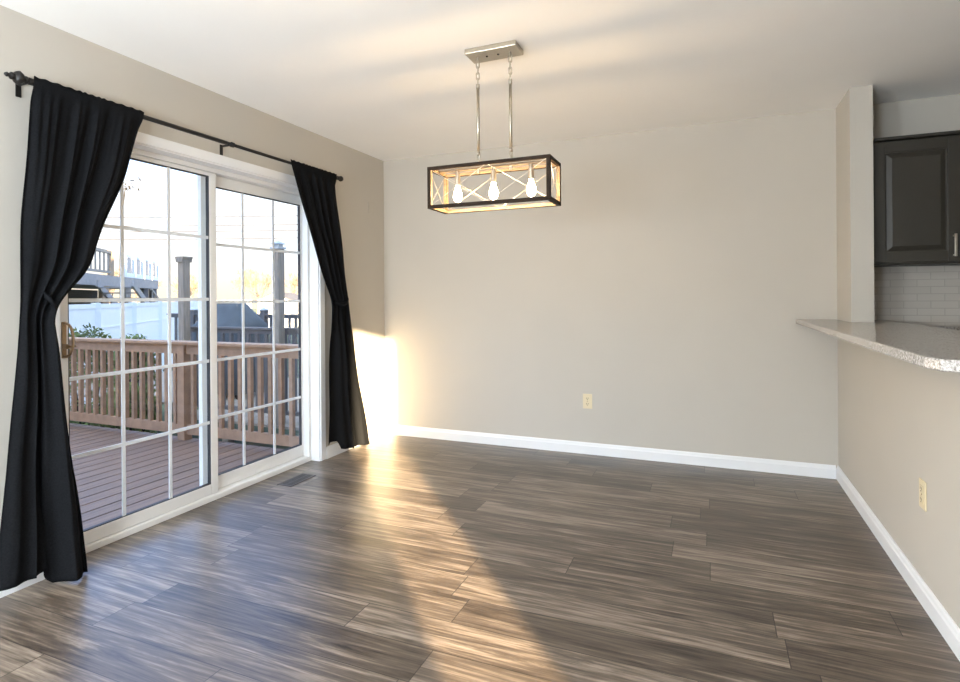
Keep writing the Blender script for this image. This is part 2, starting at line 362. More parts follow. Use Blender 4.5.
# floor register
t = thing('floor_register', 'small dark metal floor vent set in the planks by the patio door', 'vent', (-2.57, 2.99, 0))
x0, x1, y0, y1 = -2.632, -2.516, 2.867, 3.115
bm = BM()
for q in ((x0, x1, y0, y0+.014), (x0, x1, y1-.014, y1), (x0, x0+.014, y0+.014, y1-.014), (x1-.014, x1, y0+.014, y1-.014)): box(bm, *q, .0003, .005)
obj('register_frame', bm, M_vent, t, bevel=.0015)
bm = BM()
for k in range(17): y = y0+.02+k*(y1-y0-.04)/16; box(bm, x0+.014, x1-.014, y-.003, y+.003, .001, .0042)
box(bm, -2.577, -2.571, y0+.014, y1-.014, .001, .0045); obj('louvers', bm, M_vent, t)
boxobj('dark_opening', M_dark, x0+.014, x1-.014, y0+.014, y1-.014, .0004, .0009, t)

# outlets
def outlet(label, at, ax):
    t = thing('wall_outlet', label, 'outlet', at)
    def B(bm, a0, a1, d0, d1, z0, z1):
        if ax == 'Y': box(bm, at[0]+a0, at[0]+a1, at[1]-d1, at[1]-d0, at[2]+z0, at[2]+z1)
        else: box(bm, at[0]-d1, at[0]-d0, at[1]+a0, at[1]+a1, at[2]+z0, at[2]+z1)
    bm = BM(); B(bm, -.036, .036, .0002, .006, -.057, .057); obj('cover_plate', bm, M_ivory, t, bevel=.003)
    for dz in (.021, -.021):
        bm = BM(); B(bm, -.017, .017, .006, .009, dz-.014, dz+.014); rc = obj('receptacle', bm, M_ivory, t, bevel=.002)
        bm = BM(); B(bm, -.008, -.005, .009, .0095, dz-.002, dz+.008); B(bm, .005, .008, .009, .0095, dz-.002, dz+.008); B(bm, -.003, .003, .009, .0095, dz-.010, dz-.005); obj('slots', bm, M_slot, rc)
    bm = BM(); B(bm, -.003, .003, .006, .0072, -.003, .003); obj('screw', bm, M_brass, t)
outlet('ivory duplex outlet low on the far wall above the white baseboard', (-.893, YB, .406), 'Y')
outlet('ivory duplex outlet low on the half wall under the bar top', (XR, 2.695, .428), 'X')
t = tag(boxobj('blank_wall_plate', M_wall, XL+.0002, XL+.006, 4.06, 4.17, 1.945, 2.04, bevel=.003), 'wall coloured blank plate high on the left wall by the far corner', 'wall plate')

# ------------------------------------------------------------------ curtain rod and curtains
RX, RZ = -2.622, 2.13
rod = thing('curtain_rod', 'black iron curtain rod with ornate end finial above the patio door', 'curtain rod', (RX, 2.45, RZ))
bm = BM(); cyl(bm, (RX, 1.435, RZ), (RX, 2.47, RZ), .0115, n=14); cyl(bm, (RX, 2.47, RZ), (RX, 3.535, RZ), .0098, n=14); obj('rod', bm, M_rod, rod, True)
bm = BM(); lathe(bm, [(.010, .0), (.016, -.006), (.016, -.012), (.009, -.016), (.022, -.024), (.029, -.036), (.022, -.048), (.010, -.053), (.015, -.058), (.015, -.064), (.007, -.07), (.010, -.078), (.004, -.086)], (RX, 1.437, RZ), 'Y'); obj('finial', bm, M_rod, rod, True)
bm = BM(); lathe(bm, [(.009, 0), (.012, .004), (.008, .008), (.018, .014), (.022, .026), (.018, .038), (.005, .045)], (RX, 3.533, RZ), 'Y'); obj('finial', bm, M_rod, rod, True)
for y in (1.447, 2.51, 3.522):
    bm = BM(); bar(bm, (XL+.004, y, RZ), (RX-.009, y, RZ), .009, .009); lathe(bm, [(.0117, y-.008), (.0150, y-.008), (.0150, y+.008), (.0117, y+.008)], (RX, 0, RZ), 'Y')
    b_ = obj('bracket', bm, M_rod, rod)
    boxobj('mounting_plate', M_rod, XL+.0003, XL+.005, y-.011, y+.011, RZ-.052, RZ+.010, b_, .002)

def interp(tbl, z):
    if z >= tbl[0][0]: return tbl[0][1]
    for (a, va), (b, vb) in zip(tbl, tbl[1:]):
        if z >= b:
            f_ = (z-b)/(a-b); return vb+(va-vb)*f_
    return tbl[-1][1]
def smooth(tbl, z, w=.05):
    return sum(interp(tbl, z+d*w) for d in (-1, -.5, 0, .5, 1))/5
def curtain(label, YLt, YRt, At, nf, ztop, zbot, seed, bulge, foldshape):
    NU, NV = 220, 120; bm = BM(); rnd = random.Random(seed)
    ph = [rnd.uniform(0, 6.28) for _ in range(6)]
    grid = []
    for j in range(NV+1):
        row = []
        for i in range(NU+1):
            u = i/NU; zb = zbot(u); s = j/NV; z = ztop+(zb-ztop)*s
            zz = z
            yl, yr = smooth(YLt, zz), smooth(YRt, zz); A = smooth(At, zz, .08)
            th = 2*PI*nf*(u+.035*math.sin(3.1*u*PI+ph[0])*(1 if True else 0))+ph[1]+.35*math.sin(2.2*z+ph[2])
            f_ = foldshape(u, z, th)
            w = A*f_
            y = yl+(yr-yl)*u + .35*A*math.cos(th*1.0)*math.sin(PI*u)
            x = RX+bulge(u, z)+w+.004*math.sin(9*z+7*u+ph[3])*min(1, max(0, (ztop-z)*3))
            # header: the pocket hugs the rod
            if z > RZ-.07:
                k_ = max(0, min(1, (z-(RZ-.07))/.05)); x = (RX+.0145)*k_+x*(1-k_)+w*.12*k_
                z = z+.0022*math.sin(th*3)*k_
            x += .0045*math.sin(2*PI*nf*2.7*u+ph[4]+.8*math.sin(3*z))*max(0, min(1, (z-1.45)/.5))*min(1, max(0, (RZ-.02-z)/.08))
            x = max(x, XL+.022)
            row.append(bm.verts.new((x, y, z)))
        grid.append(row)
    for A_, B_ in zip(grid, grid[1:]):
        for i in range(NU): bm.faces.new((A_[i], A_[i+1], B_[i+1], B_[i]))
    me_bm = bm
    o = obj('curtain', me_bm, M_black, None, True)
    sl = o.modifiers.new('thickness', 'SOLIDIFY'); sl.thickness = .0025; sl.offset = 0
    return o

# left curtain
YL1 = [(2.15, 1.452), (1.55, 1.406), (1.22, 1.398), (.84, 1.368), (.41, 1.322), (0, 1.285)]
YR1 = [(2.15, 1.945), (1.80, 1.850), (1.566, 1.752), (1.354, 1.690), (1.24, 1.580), (1.165, 1.522), (1.0, 1.540), (.78, 1.558), (.51, 1.578), (.28, 1.606), (.02, 1.630)]
A1 = [(2.15, .012), (1.95, .020), (1.5, .030), (1.2, .022), (1.0, .026), (.5, .034), (0, .040)]
def fold1(u, z, th):
    f_ = (.75*math.sin(th)+.25*math.sin(2*th+1.1))*(.35+.75*u)
    if z < 1.25:                                        # one deep crease below the tie between the two lobes
        k_ = min(1, (1.25-z)/.25); c = .50+.10*(1.1-z)
        f_ = f_*(1-.55*k_) + k_*(.9*math.exp(-((u-.80)/.17)**2)+.55*math.exp(-((u-.18)/.2)**2)-1.35*math.exp(-((u-c)/.09)**2))
    return f_
curt_l = curtain('l', YL1, YR1, A1, 4.5, 2.152, lambda u: .075-.066*min(1, max(0, (u-.56)/.1)), 3,
                 lambda u, z: .010+.022*max(0, 1.3-z)*(.4+u), fold1)
tag(curt_l, 'black tied-back curtain at the near left end of the rod', 'curtain', 'black curtains on the rod')
# right curtain
YL2 = [(2.15, 2.985), (1.847, 3.10), (1.615, 3.205), (1.37, 3.314), (1.19, 3.425), (.81, 3.388), (.17, 3.358), (0, 3.35)]
YR2 = [(2.15, 3.490), (2.02, 3.492), (1.85, 3.526), (1.57, 3.586), (1.27, 3.632), (1.17, 3.645), (.91, 3.687), (.50, 3.768), (.014, 3.900)]
A2 = [(2.15, .010), (1.9, .018), (1.5, .024), (1.2, .018), (.9, .026), (.4, .034), (0, .040)]
def fold2(u, z, th):
    f_ = .75*math.sin(th)+.25*math.sin(2*th+.4)
    if z < 1.2:
        k_ = min(1, (1.2-z)/.3)
        f_ = f_*(1-.7*k_)+k_*(1.0*math.exp(-((u-.42)/.14)**2)+.2*u-.9*math.exp(-((u-.17)/.12)**2)-.35*math.exp(-((u-.68)/.1)**2))
    return f_
curt_r = curtain('r', YL2, YR2, A2, 5.0, 2.150, lambda u: .140-.062*min(1, max(0, (u-.22)/.05))-.060*max(0, u-.3)/.7, 8,
                 lambda u, z: .008+.014*max(0, 1.2-z), fold2)
tag(curt_r, 'black tied-back curtain at the far right end of the rod', 'curtain', 'black curtains on the rod')
def tie(cur, p0, p1, p2):
    """a band looped round the gathered cloth and back to the wall"""
    bm = BM(); pts = []
    for k in range(25):
        s = k/24; a = (1-s)**2*Vector(p0)[0:3][0] if False else 0
        q = Vector(p0)*(1-s)**2+Vector(p1)*2*s*(1-s)+Vector(p2)*s*s; pts.append(q)
    rows = []
    for q in pts: rows.append([bm.verts.new(q+Vector((dx, 0, dz))) for dx, dz in ((-.003, -.013), (.003, -.012), (.004, 0), (.003, .012), (-.003, .013))])
    for A_, B_ in zip(rows, rows[1:]):
        for i in range(4): bm.faces.new((A_[i], A_[i+1], B_[i+1], B_[i]))
        bm.faces.new((A_[4], A_[0], B_[0], B_[4]))
    bm.faces.new(rows[0]); bm.faces.new(rows[-1][::-1])
    return obj('tieback_band', bm, M_black, cur, True)
tie(curt_l, (-2.60, 1.478, 1.240), (-2.54, 1.51, 1.185), (-2.655, 1.548, 1.160))
tie(curt_r, (-2.612, 3.452, 1.190), (-2.545, 3.51, 1.140), (-2.60, 3.615, 1.205))

# ------------------------------------------------------------------ pendant lamp
PX0, PX1, PY0, PY1, PZ0, PZ1 = -1.312, -.680, 2.49, 2.692, 1.660, 1.868
pcx, pcy = (PX0+PX1)/2, (PY0+PY1)/2
pend = thing('pendant_lamp', 'rectangular open-cage pendant lamp with three lit bulbs hung on two chains', 'lamp', (pcx, pcy, ZC))
cpy = boxobj('ceiling_canopy', M_nickel, pcx-.125, pcx+.141, pcy-.063, pcy+.063, ZC-.026, ZC-.0005, pend, .003)
for x in (pcx-.03, pcx+.03):
    bm = BM(); lathe(bm, [(.001, ZC-.031), (.0055, ZC-.029), (.006, ZC-.0262)], (x, pcy, 0), n=12); obj('cap_screw', bm, M_bronze, cpy, True)
bm = BM(); T = .017
for y in (PY0, PY1-T):
    for z in (PZ0, PZ1-T): box(bm, PX0, PX1, y, y+T, z, z+T)
for x in (PX0, PX1-T):
    for z in (PZ0, PZ1-T): box(bm, x, x+T, PY0+T, PY1-T, z, z+T)
    for y in (PY0, PY1-T): box(bm, x, x+T, y, y+T, PZ0+T, PZ1-T)
frame = obj('cage_frame', bm, M_bronze, pend)
bm = BM(); q = .0025                                   # pale lining on the inner faces of the frame
for y, d in ((PY0+T, q), (PY1-T-q, q)):
    for z in (PZ0, PZ1-T): box(bm, PX0+T, PX1-T, y, y+d, z+.001, z+T-.001)
    for x in (PX0+.001, PX1-T+.001): box(bm, x, x+T-.002, y, y+d, PZ0+T, PZ1-T)
for x in (PX0+T, PX1-T-q):
    for z in (PZ0, PZ1-T): box(bm, x, x+q, PY0+T+q, PY1-T-q, z+.001, z+T-.001)
    for y in (PY0+.001, PY1-T+.001): box(bm, x, x+q, y, y+T-.002, PZ0+T, PZ1-T)
obj('frame_lining', bm, M_wood_in, pend)
bm = BM(); box(bm, PX0+T, PX1-T, pcy-.012, pcy+.012, PZ1-.012, PZ1-.002); bar_o = obj('socket_bar', bm, M_wood_in, pend)
wires = []
for y in (PY0+.006, PY1-.006):
    for a, b in ((PX0+.01, pcx), (pcx, PX1-.01)):
        bm = BM(); cyl(bm, (a, y, PZ0+.01), (b, y, PZ1-.01), .0014, n=6); cyl(bm, (a, y, PZ1-.01), (b, y, PZ0+.01), .0014, n=6); obj('wire_cross', bm, M_wire, pend)
for x in (PX0+.006, PX1-.006):
    bm = BM(); cyl(bm, (x, PY0+.01, PZ0+.01), (x, PY1-.01, PZ1-.01), .0014, n=6); cyl(bm, (x, PY0+.01, PZ1-.01), (x, PY1-.01, PZ0+.01), .0014, n=6); obj('wire_cross', bm, M_wire, pend)
for x in (pcx-.195, pcx, pcx+.195):
    bm = BM(); lathe(bm, [(.008, PZ1-.012), (.008, PZ1-.022), (.013, PZ1-.024), (.0145, PZ1-.084), (.012, PZ1-.086)], (x, pcy, 0)); sk = obj('socket', bm, M_nickel, pend, bevel=.001)
    bm = BM(); zt = PZ1-.084; lathe(bm, [(.009, zt), (.011, zt-.012), (.017, zt-.030), (.022, zt-.048), (.0225, zt-.062), (.016, zt-.078), (.005, zt-.085)], (x, pcy, 0)); obj('light_bulb', bm, M_bulb, sk, True)
for x in (pcx-.080, pcx+.092):
    def link(z, turn, ln=.017, rw=.0075):
        bm = BM(); pts = []
        for k in range(14):
            a = 2*PI*k/14; d = rw*math.cos(a); hz = (ln-rw)*(1 if math.sin(a) > 0 else -1)+rw*math.sin(a)
            pts.append((x+d*math.cos(turn), pcy+d*math.sin(turn), z+hz))
        tube(bm, pts, .0033, 6, True); return obj('chain_link', bm, M_nickel, pend, True)
    bm = BM(); cyl(bm, (x, pcy, ZC-.05), (x, pcy, ZC-.026), .006); obj('loop_stem', bm, M_nickel, pend)
    for k in range(4): link(ZC-.06-k*.029, .5+(k % 2)*PI/2, .018)
    zt = ZC-.06-3*.029-.016
    bm = BM(); cyl(bm, (x, pcy, PZ1+.062), (x, pcy, zt), .0078, n=10); cyl(bm, (x, pcy, zt-.02), (x, pcy, zt+.004), .009, n=10); cyl(bm, (x, pcy, PZ1+.058), (x, pcy, PZ1+.074), .009, n=10); obj('hanging_rod', bm, M_nickel, pend, True)
    link(PZ1+.046, .3, .018); link(PZ1+.020, 1.9, .018)
    bm = BM(); box(bm, x-.006, x+.006, pcy-.006, pcy+.006, PZ1-.03, PZ1+.006); obj('loop_stem', bm, M_nickel, pend)

# ------------------------------------------------------------------ kitchen side
CZ0, CZ1 = 1.020, 1.051
poly = [(.520, YB-.001), (.513, 1.80), (.53, 1.745), (.575, 1.722), (1.02, 1.722), (1.02, YB-.001), (XR+TH+.001, YB-.001), (XR+TH+.001, 3.909), (XR-.001, 3.909), (XR-.001, YB-.001)]
bm = BM(); prism(bm, poly, lambda p, s: Vector((p[0], p[1], CZ0+s*(CZ1-CZ0))))
tag(obj('bar_countertop', bm, M_granite, bevel=.005), 'speckled grey granite bar top running along the half wall', 'countertop')
cb = thing('wall_cabinet', 'dark charcoal wall cabinet with raised panel doors above the tile backsplash', 'cabinet', (1.33, YB, 1.385))
x0, x1, yf, z0, z1 = .883, 1.80, 4.0, 1.388, 2.122
bm = BM(); box(bm, x0, x1, yf, YB-.0095, z0, z1); box(bm, x0, x1, yf-.012, yf, z1, z1+.0); obj('cabinet_body', bm, M_cab, cb, bevel=.002)
boxobj('top_moulding', M_cab, x0-.0, x1, yf-.035, yf+.02, z1, z1+.018, cb, .004)
def cab_door(a, b, hx):
    yd = yf-.022; st = .062
    bm = BM()
    for q in ((a, a+st, z0+.012, z1-.012), (b-st, b, z0+.012, z1-.012), (a+st, b-st, z0+.012, z0+.012+st), (a+st, b-st, z1-.012-st, z1-.012)): box(bm, q[0], q[1], yd, yf-.0005, q[2], q[3])
    d = obj('cabinet_door', bm, M_cab, cb, bevel=.002)
    bm = BM(); A = (a+st, b-st, z0+.012+st, z1-.012-st)
    def ring(i, y): return [bm.verts.new((xx, y, zz)) for xx, zz in ((A[0]+i, A[2]+i), (A[1]-i, A[2]+i), (A[1]-i, A[3]-i), (A[0]+i, A[3]-i))]
    rs = [ring(0, yd+.012), ring(.008, yd+.013), ring(.032, yd+.003), ring(.034, yd+.002)]
    for P, Q in zip(rs, rs[1:]):
        for k in range(4): bm.faces.new((P[k], P[(k+1) % 4], Q[(k+1) % 4], Q[k]))
    bm.faces.new(rs[-1]); rb = ring(0, yf-.001); bm.faces.new(rb[::-1])
    for k in range(4): bm.faces.new((rb[k], rb[(k+1) % 4], rs[0][(k+1) % 4], rs[0][k]))
    obj('raised_panel', bm, M_cab, d)
    bm = BM(); zc = 1.49
    bar(bm, (hx, yd-.028, zc-.064), (hx, yd-.028, zc+.064), .012); bar(bm, (hx, yd-.0002, zc-.055), (hx, yd-.03, zc-.055), .010); bar(bm, (hx, yd-.0002, zc+.055), (hx, yd-.03, zc+.055), .010)
    obj('pull_handle', bm, M_nickel, d, bevel=.001)
cab_door(x0+.006, 1.311, 1.274); cab_door(1.316, x1-.006, 1.346)
bm = BM(); box(bm, XR+TH+.0005, KX-.001, YB-.009, YB-.0002, 1.012, 1.386)
tag(obj('tile_backsplash', bm, M_tile), 'off-white subway tile backsplash under the dark wall cabinet', 'backsplash')
bm = BM(); box(bm, XR+TH+.002, KX-.002, 3.69, YB-.0005, .875, .91); box(bm, XR+TH+.002, KX-.002, YB-.022, YB-.0005, .91, 1.011)
tag(obj('kitchen_countertop', bm, M_granite, bevel=.003), 'lower granite kitchen counter in shadow behind the bar top', 'countertop')
cb = thing('base_cabinet', 'dark base cabinet under the lower kitchen counter', 'cabinet', (2.2, 4.0, 0))
boxobj('cabinet_body', M_cab, XR+TH+.002, KX-.002, 3.75, YB-.001, .1, .874, cb)
boxobj('toe_kick', M_cab, XR+TH+.002, KX-.002, 3.82, YB-.001, .0005, .1, cb)
for k in range(6):
    a = XR+TH+.01+k*.465; boxobj('cabinet_door', M_cab, a, a+.455, 3.73, 3.7495, .12, .86, cb, .003)

# ------------------------------------------------------------------ outside: ground, decks, railings
struct(boxobj('ground', M_grass, -120, XO-.0, -40, 90, -1.2, -.9), 'lawn beyond the deck')
DKZ = -.12
bm = BM(); x = XO-.005; n_ = 0
while x > -7.0:
    box(bm, x-.128, x, -2.5, 3.92, DKZ-.028, DKZ); x -= .1405
for yy in (-2.4, -.8, .8, 2.4, 3.85): box(bm, -6.99, XO-.005, yy-.02, yy+.02, DKZ-.2, DKZ-.028)
for xx in (-3.2, -5, -6.9):
    for yy in (-2.3, .8, 3.8): box(bm, xx-.045, xx+.045, yy-.045, yy+.045, -.9, DKZ-.2)
struct(obj('deck', bm, M_deck), 'reddish brown plank deck outside the patio door')

def railing(name, label, cat, p0, p1, ztop, zdeck, posts, spacing, m_, post_w=.09, post_h=None, cap=None, bw=.036, group=None, fascia=.09, zbot=.055, grow=0):
    p0 = Vector((*p0, 0)); p1 = Vector((*p1, 0)); d = p1-p0; Ln = d.length; d.normalize()
    Z = lambda p, z: Vector((p.x, p.y, z))
    t = thing(name, label, cat, ((p0.x+p1.x)/2, (p0.y+p1.y)/2, zdeck), group)
    bm = BM(); bar(bm, Z(p0, ztop-.014), Z(p1, ztop-.014), .135 if fascia > .07 else .09, .028); obj('cap_rail', bm, m_, t, bevel=.004)
    bm = BM(); bar(bm, Z(p0, ztop-.028-fascia/2), Z(p1, ztop-.028-fascia/2), .036, fascia); obj('top_board', bm, m_, t)
    bm = BM(); bar(bm, Z(p0, zdeck+zbot+fascia/2), Z(p1, zdeck+zbot+fascia/2), .036, fascia); obj('bottom_board', bm, m_, t)
    side = d.cross(Vector((0, 0, 1))); n = int(Ln/spacing); bz0, bz1 = zdeck+zbot+fascia, ztop-.028-fascia
    for s in posts:
        c = p0+d*s; h = post_h if post_h else ztop-.03
        bm = BM(); bar(bm, Z(c, zdeck), Z(c, h), post_w); po = obj('post', bm, m_, t, bevel=.003)
        if cap:
            bm = BM(); bar(bm, Z(c, h), Z(c, h+.015), post_w+.03)
            b4 = [bm.verts.new(Z(c, h+.015)+Vector((a*post_w*.6, b*post_w*.6, 0))) for a, b in ((-1, -1), (1, -1), (1, 1), (-1, 1))]; ap = bm.verts.new(Z(c, h+.06))
            for k in range(4): bm.faces.new((b4[k], b4[(k+1) % 4], ap))
            bm.faces.new(b4[::-1]); obj('post_cap', bm, cap, po)
    src = None
    for k in range(n):
        s = spacing*(k+.5)
        if any(abs(s-q) < post_w/2+bw/2+.004 for q in posts): continue
        c = p0+d*s
        if src is None:
            bm = BM(); bar(bm, Vector((0, 0, bz0)), Vector((0, 0, bz1)), bw); src = o = obj('baluster', bm, m_, t)
            src.matrix_parent_inverse = Matrix.Translation(t.location).inverted()
        else: o = src.copy(); COL.objects.link(o)
        o.location = (c.x, c.y, 0)
        o.rotation_euler.z = math.atan2(d.y, d.x)
    return t
railing('deck_railing', 'tan wooden railing along the far side of the deck outside the patio door', 'railing', (XO-.01, 3.86), (-6.86, 3.86), .815, DKZ, (.07, 1.70, 3.86), .117, M_rail)
railing('deck_railing', 'tan wooden railing along the outer edge of the deck, away from the house', 'railing', (-6.91, 3.78), (-6.91, -2.4), .815, DKZ, (1.6, 3.2, 4.8, 6.1), .117, M_rail)

# the next unit's deck with tall posts, railings and a covered grill
bm = BM(); x = XO-.005
while x > -9.3:
    box(bm, x-.134, x, 4.62 if x > -5.75 else 5.15, 7.5, DKZ-.028, DKZ); x -= .1405
for xx in (-3.2, -5, -7, -9.2):
    for yy in (4.7 if xx > -5.75 else 5.3, 7.4): box(bm, xx-.045, xx+.045, yy-.045, yy+.045, -.9, DKZ-.028)
struct(obj('deck_neighbour', bm, M_greywood), 'grey deck of the next house beyond the tan railing')
railing('deck_railing', 'nearer dark grey railing of the next deck, beside the two tall posts', 'railing', (XO-.02, 4.86), (-5.78, 4.86), .895, DKZ, (), .13, M_darkrail, fascia=.045, zbot=.06)
railing('deck_railing', 'farther dark grey railing with pale capped posts, behind the covered grill', 'railing', (XO-.02, 7.3), (-9.2, 7.3), .96, DKZ, (1.4, 3.98, 5.6), .13, M_darkrail, post_w=.10, post_h=1.02, cap=M_cap, fascia=.045, zbot=.06)
def tall_post(x, y, zt, label, solar):
    t = thing('tall_post', label, 'post', (x, y, DKZ)); w = .046
    bm = BM(); box(bm, x-w, x+w, y-w, y+w, DKZ+.001, zt); obj('post_shaft', bm, M_greywood, t, bevel=.006)
    bm = BM()
    if not solar:
        prism(bm, [(-w-.004, 0), (w+.004, 0), (w+.008, .03), (w+.02, .05), (w+.02, .065), (-w-.02, .065), (-w-.02, .05), (-w-.008, .03)], lambda p, s: Vector((x+p[0], y+(s*2-1)*(w+.02), zt-.02+p[1])))
        obj('flared_cap', bm, M_greywood, t)
    else:
        box(bm, x-w-.012, x+w+.012, y-w-.012, y+w+.012, zt, zt+.02); box(bm, x-.035, x+.035, y-.035, y+.035, zt+.02, zt+.05); obj('cap_base', bm, M_cap, t)
        bm = BM(); b4 = [bm.verts.new((x+a*.065, y+b*.065, zt+.052)) for a, b in ((-1, -1), (1, -1), (1, 1), (-1, 1))]; ap = bm.verts.new((x, y, zt+.09))
        for k in range(4): bm.faces.new((b4[k], b4[(k+1) % 4], ap))
        bm.faces.new(b4[::-1]); obj('solar_lid', bm, M_cap, t)
tall_post(-5.67, 4.70, 1.665, 'tall grey post with a flared cap, left of the covered grill', False)
tall_post(-4.275, 4.70, 1.745, 'tall grey post with a pale pyramid light on top, right of the covered grill', True)
# covered grill
t = thing('covered_grill', 'barbecue grill under a slate blue cover on the next deck', 'grill', (-6.17, 5.85, DKZ))
bm = BM(); prof = [(.40, .28, DKZ+.06), (.43, .30, .35), (.455, .31, .80), (.45, .30, .86), (.36, .22, .97), (.27, .14, 1.09), (.22, .10, 1.155), (.18, .07, 1.165)]
rings = []
for a, b, z in prof:
    ring = []
    for k in range(40):
        an = 2*PI*k/40; c_, s_ = math.cos(an), math.sin(an); e_ = .35
        rip = 1+.02*math.sin(an*9+z*4)*(1.2-z)
        ring.append(bm.verts.new((-6.17+a*rip*math.copysign(abs(c_)**e_, c_), 5.85+b*rip*math.copysign(abs(s_)**e_, s_), z)))
    rings.append(ring)
for A_, B_ in zip(rings, rings[1:]):
    for k in range(40): bm.faces.new((A_[k], A_[(k+1) % 40], B_[(k+1) % 40], B_[k]))
bm.faces.new(rings[0][::-1]); bm.faces.new(rings[-1]); obj('fabric_cover', bm, M_cover, t, True)
for a in (-.40, .40):
    for b in (-.2, .2):
        bm = BM(); cyl(bm, (-6.17+a*.85, 5.85+b-.02, DKZ+.045), (-6.17+a*.85, 5.85+b+.02, DKZ+.045), .045, n=14); obj('caster_wheel', bm, M_dark, t)

# white fence, running off at an angle
fd = Vector((-.63, .777, 0)).normalized(); fa = Vector((-11.01, 6.87, 0)) - fd*4.0
t = thing('vinyl_fence', 'long white vinyl privacy fence beyond the deck', 'fence', tuple(fa+Vector((0, 0, -.9))))
Lf = 40.0
Z = lambda p, z: Vector((p.x, p.y, z))
for k in range(15):
    a = fa+fd*(k*2.4); 
    bm = BM(); bar(bm, Z(a, -.9), Z(a, 1.16), .12); po = obj('fence_post', bm, M_fence, t)
    if k < 14:
        b = fa+fd*((k+1)*2.4)
        bm = BM(); bar(bm, Z(a+fd*.06, .13), Z(b-fd*.06, .13), .03, 1.9); obj('fence_panel', bm, M_fence, t)
        bm = BM(); bar(bm, Z(a+fd*.06, 1.09), Z(b-fd*.06, 1.09), .06, .09); bar(bm, Z(a+fd*.06, .64), Z(b-fd*.06, .64), .06, .03); bar(bm, Z(a+fd*.06, -.75), Z(b-fd*.06, -.75), .06, .12); obj('fence_rail', bm, M_fence, t)

# shrubs behind the railing
def shrub(x, y, h, r, label, seed, group=None):
    rnd = random.Random(seed); t = thing('green_shrub', label, 'shrub', (x, y, -.9), group)
    bm = BM()
    for k in range(7):
        a = rnd.uniform(0, 6.28); cyl(bm, (x, y, -.9), (x+r*.6*math.cos(a), y+r*.6*math.sin(a), -.9+h*rnd.uniform(.6, .95)), .02, .006, 5)
    obj('stems', bm, M_bark, t)
    bm = BM()
    for k in range(2800):
        u, v, w = rnd.gauss(0, 1), rnd.gauss(0, 1), rnd.gauss(0, 1); q = (u*u+v*v+w*w)**.5; rr = rnd.uniform(.55, 1)
        c = Vector((x+u/q*r*rr, y+v/q*r*rr, -.9+h*.52+math.copysign(abs(w/q)**.5, w)*h*.48*rr)); s = rnd.uniform(.03, .055)
        R = Matrix.Rotation(rnd.uniform(0, 6.28), 3, 'X') @ Matrix.Rotation(rnd.uniform(0, 6.28), 3, 'Z')
        bm.faces.new([bm.verts.new(c+R @ Vector(p)) for p in ((-s, 0, 0), (0, -s*.5, s*.12), (s, 0, 0), (0, s*.5, s*.12))])
    obj('foliage', bm, M_leaf, t)
shrub(-7.46, 4.74, 1.79, .34, 'leafy green shrub whose top shows above the railing, nearest the door handle', 1)
shrub(-6.74, 4.86, 1.70, .27, 'leafy green shrub whose top shows above the railing, second from the door handle', 2)
shrub(-6.22, 4.42, 1.15, .30, 'low green shrub seen through the railing balusters, nearer the left tall post', 4)
shrub(-8.15, 4.35, 1.05, .28, 'low green shrub seen through the balusters just right of the door handle', 5)

# neighbour's house with a raised deck
A0 = Vector((-15.49, 10.9, 0)); nd = fd; ns = Vector((-nd.y, nd.x, 0))     # ns points away from the camera
if ns.dot(A0) < 0: ns = -ns
P = lambda s, w, z: A0+nd*s+ns*w+Vector((0, 0, z))
t = thing('neighbour_house', 'white neighbouring house with a raised deck on posts, seen at left through the door', 'house', tuple(P(-3, 3, -.9)))
bm = BM(); bar(bm, P(-9, 4.2, 1.4), P(-.3, 4.2, 1.4), 4.0, 4.6); hw = obj('house_wall', bm, M_siding, t)
bm = BM(); prism(bm, [(1.9, 3.7), (4.2, 5.0), (6.5, 3.7)], lambda p, s: P(-9.2+s*9.1, p[0], p[1])); obj('house_roof', bm, M_roof, t)
for s in (-4.2, -2.4):
    bm = BM(); bar(bm, P(s, 2.18, 2.6), P(s+.9, 2.18, 2.6), .03, .9); obj('house_window', bm, M_pane, hw)
bm = BM(); bar(bm, P(-3.4, 1.0, 1.72), P(3.6, 1.0, 1.72), 2.0, .28); dk = obj('raised_deck', bm, M_fascia, t)
for k in range(5):
    s = .0+k*.9; bm = BM(); bar(bm, P(s, 0.02, 1.86), P(s, .02, 2.56), .10); obj('screen_post', bm, M_fence, t)
    if k < 4:
        bm = BM(); bar(bm, P(s+.05, .02, 1.93), P(s+.85, .02, 1.93), .05, .13); bar(bm, P(s+.05, .02, 2.50), P(s+.85, .02, 2.50), .05, .10); bar(bm, P(s+.12, .02, 2.22), P(s+.2, .02, 2.22), .05, .45); sc_ = obj('screen_panel', bm, M_fence, t)
        bm = BM(); bar(bm, P(s+.2, .02, 2.22), P(s+.85, .02, 2.22), .015, .44); obj('screen_pane', bm, M_pane, sc_)
bm = BM(); bar(bm, P(-3.4, .03, 2.48), P(-1.1, .03, 2.48), .08, .08); bar(bm, P(-3.4, .03, 1.95), P(-1.1, .03, 1.95), .06, .06)
for k in range(8): bar(bm, P(-3.35+k*.3, .03, 1.95), P(-3.35+k*.3, .03, 2.48), .03)
obj('deck_rail', bm, M_greywood, t)
bm = BM(); bar(bm, P(-1.05, .03, 1.86), P(-1.05, .03, 2.72), .11); obj('rail_post', bm, M_lattice, t)
for s, m_ in ((-1.3, M_lattice), (.55, M_greywood), (2.4, M_darkrail), (3.4, M_darkrail)):
    bm = BM(); bar(bm, P(s, .12, -.9), P(s, .12, 1.58), .17); obj('deck_support_post', bm, m_, t)
bm = BM(); bar(bm, P(-2.6, -.15, 1.62), P(.4, -.15, .4), .05, .16); bar(bm, P(-2.6, -.9, 1.62), P(.4, -.9, .4), .05, .16)
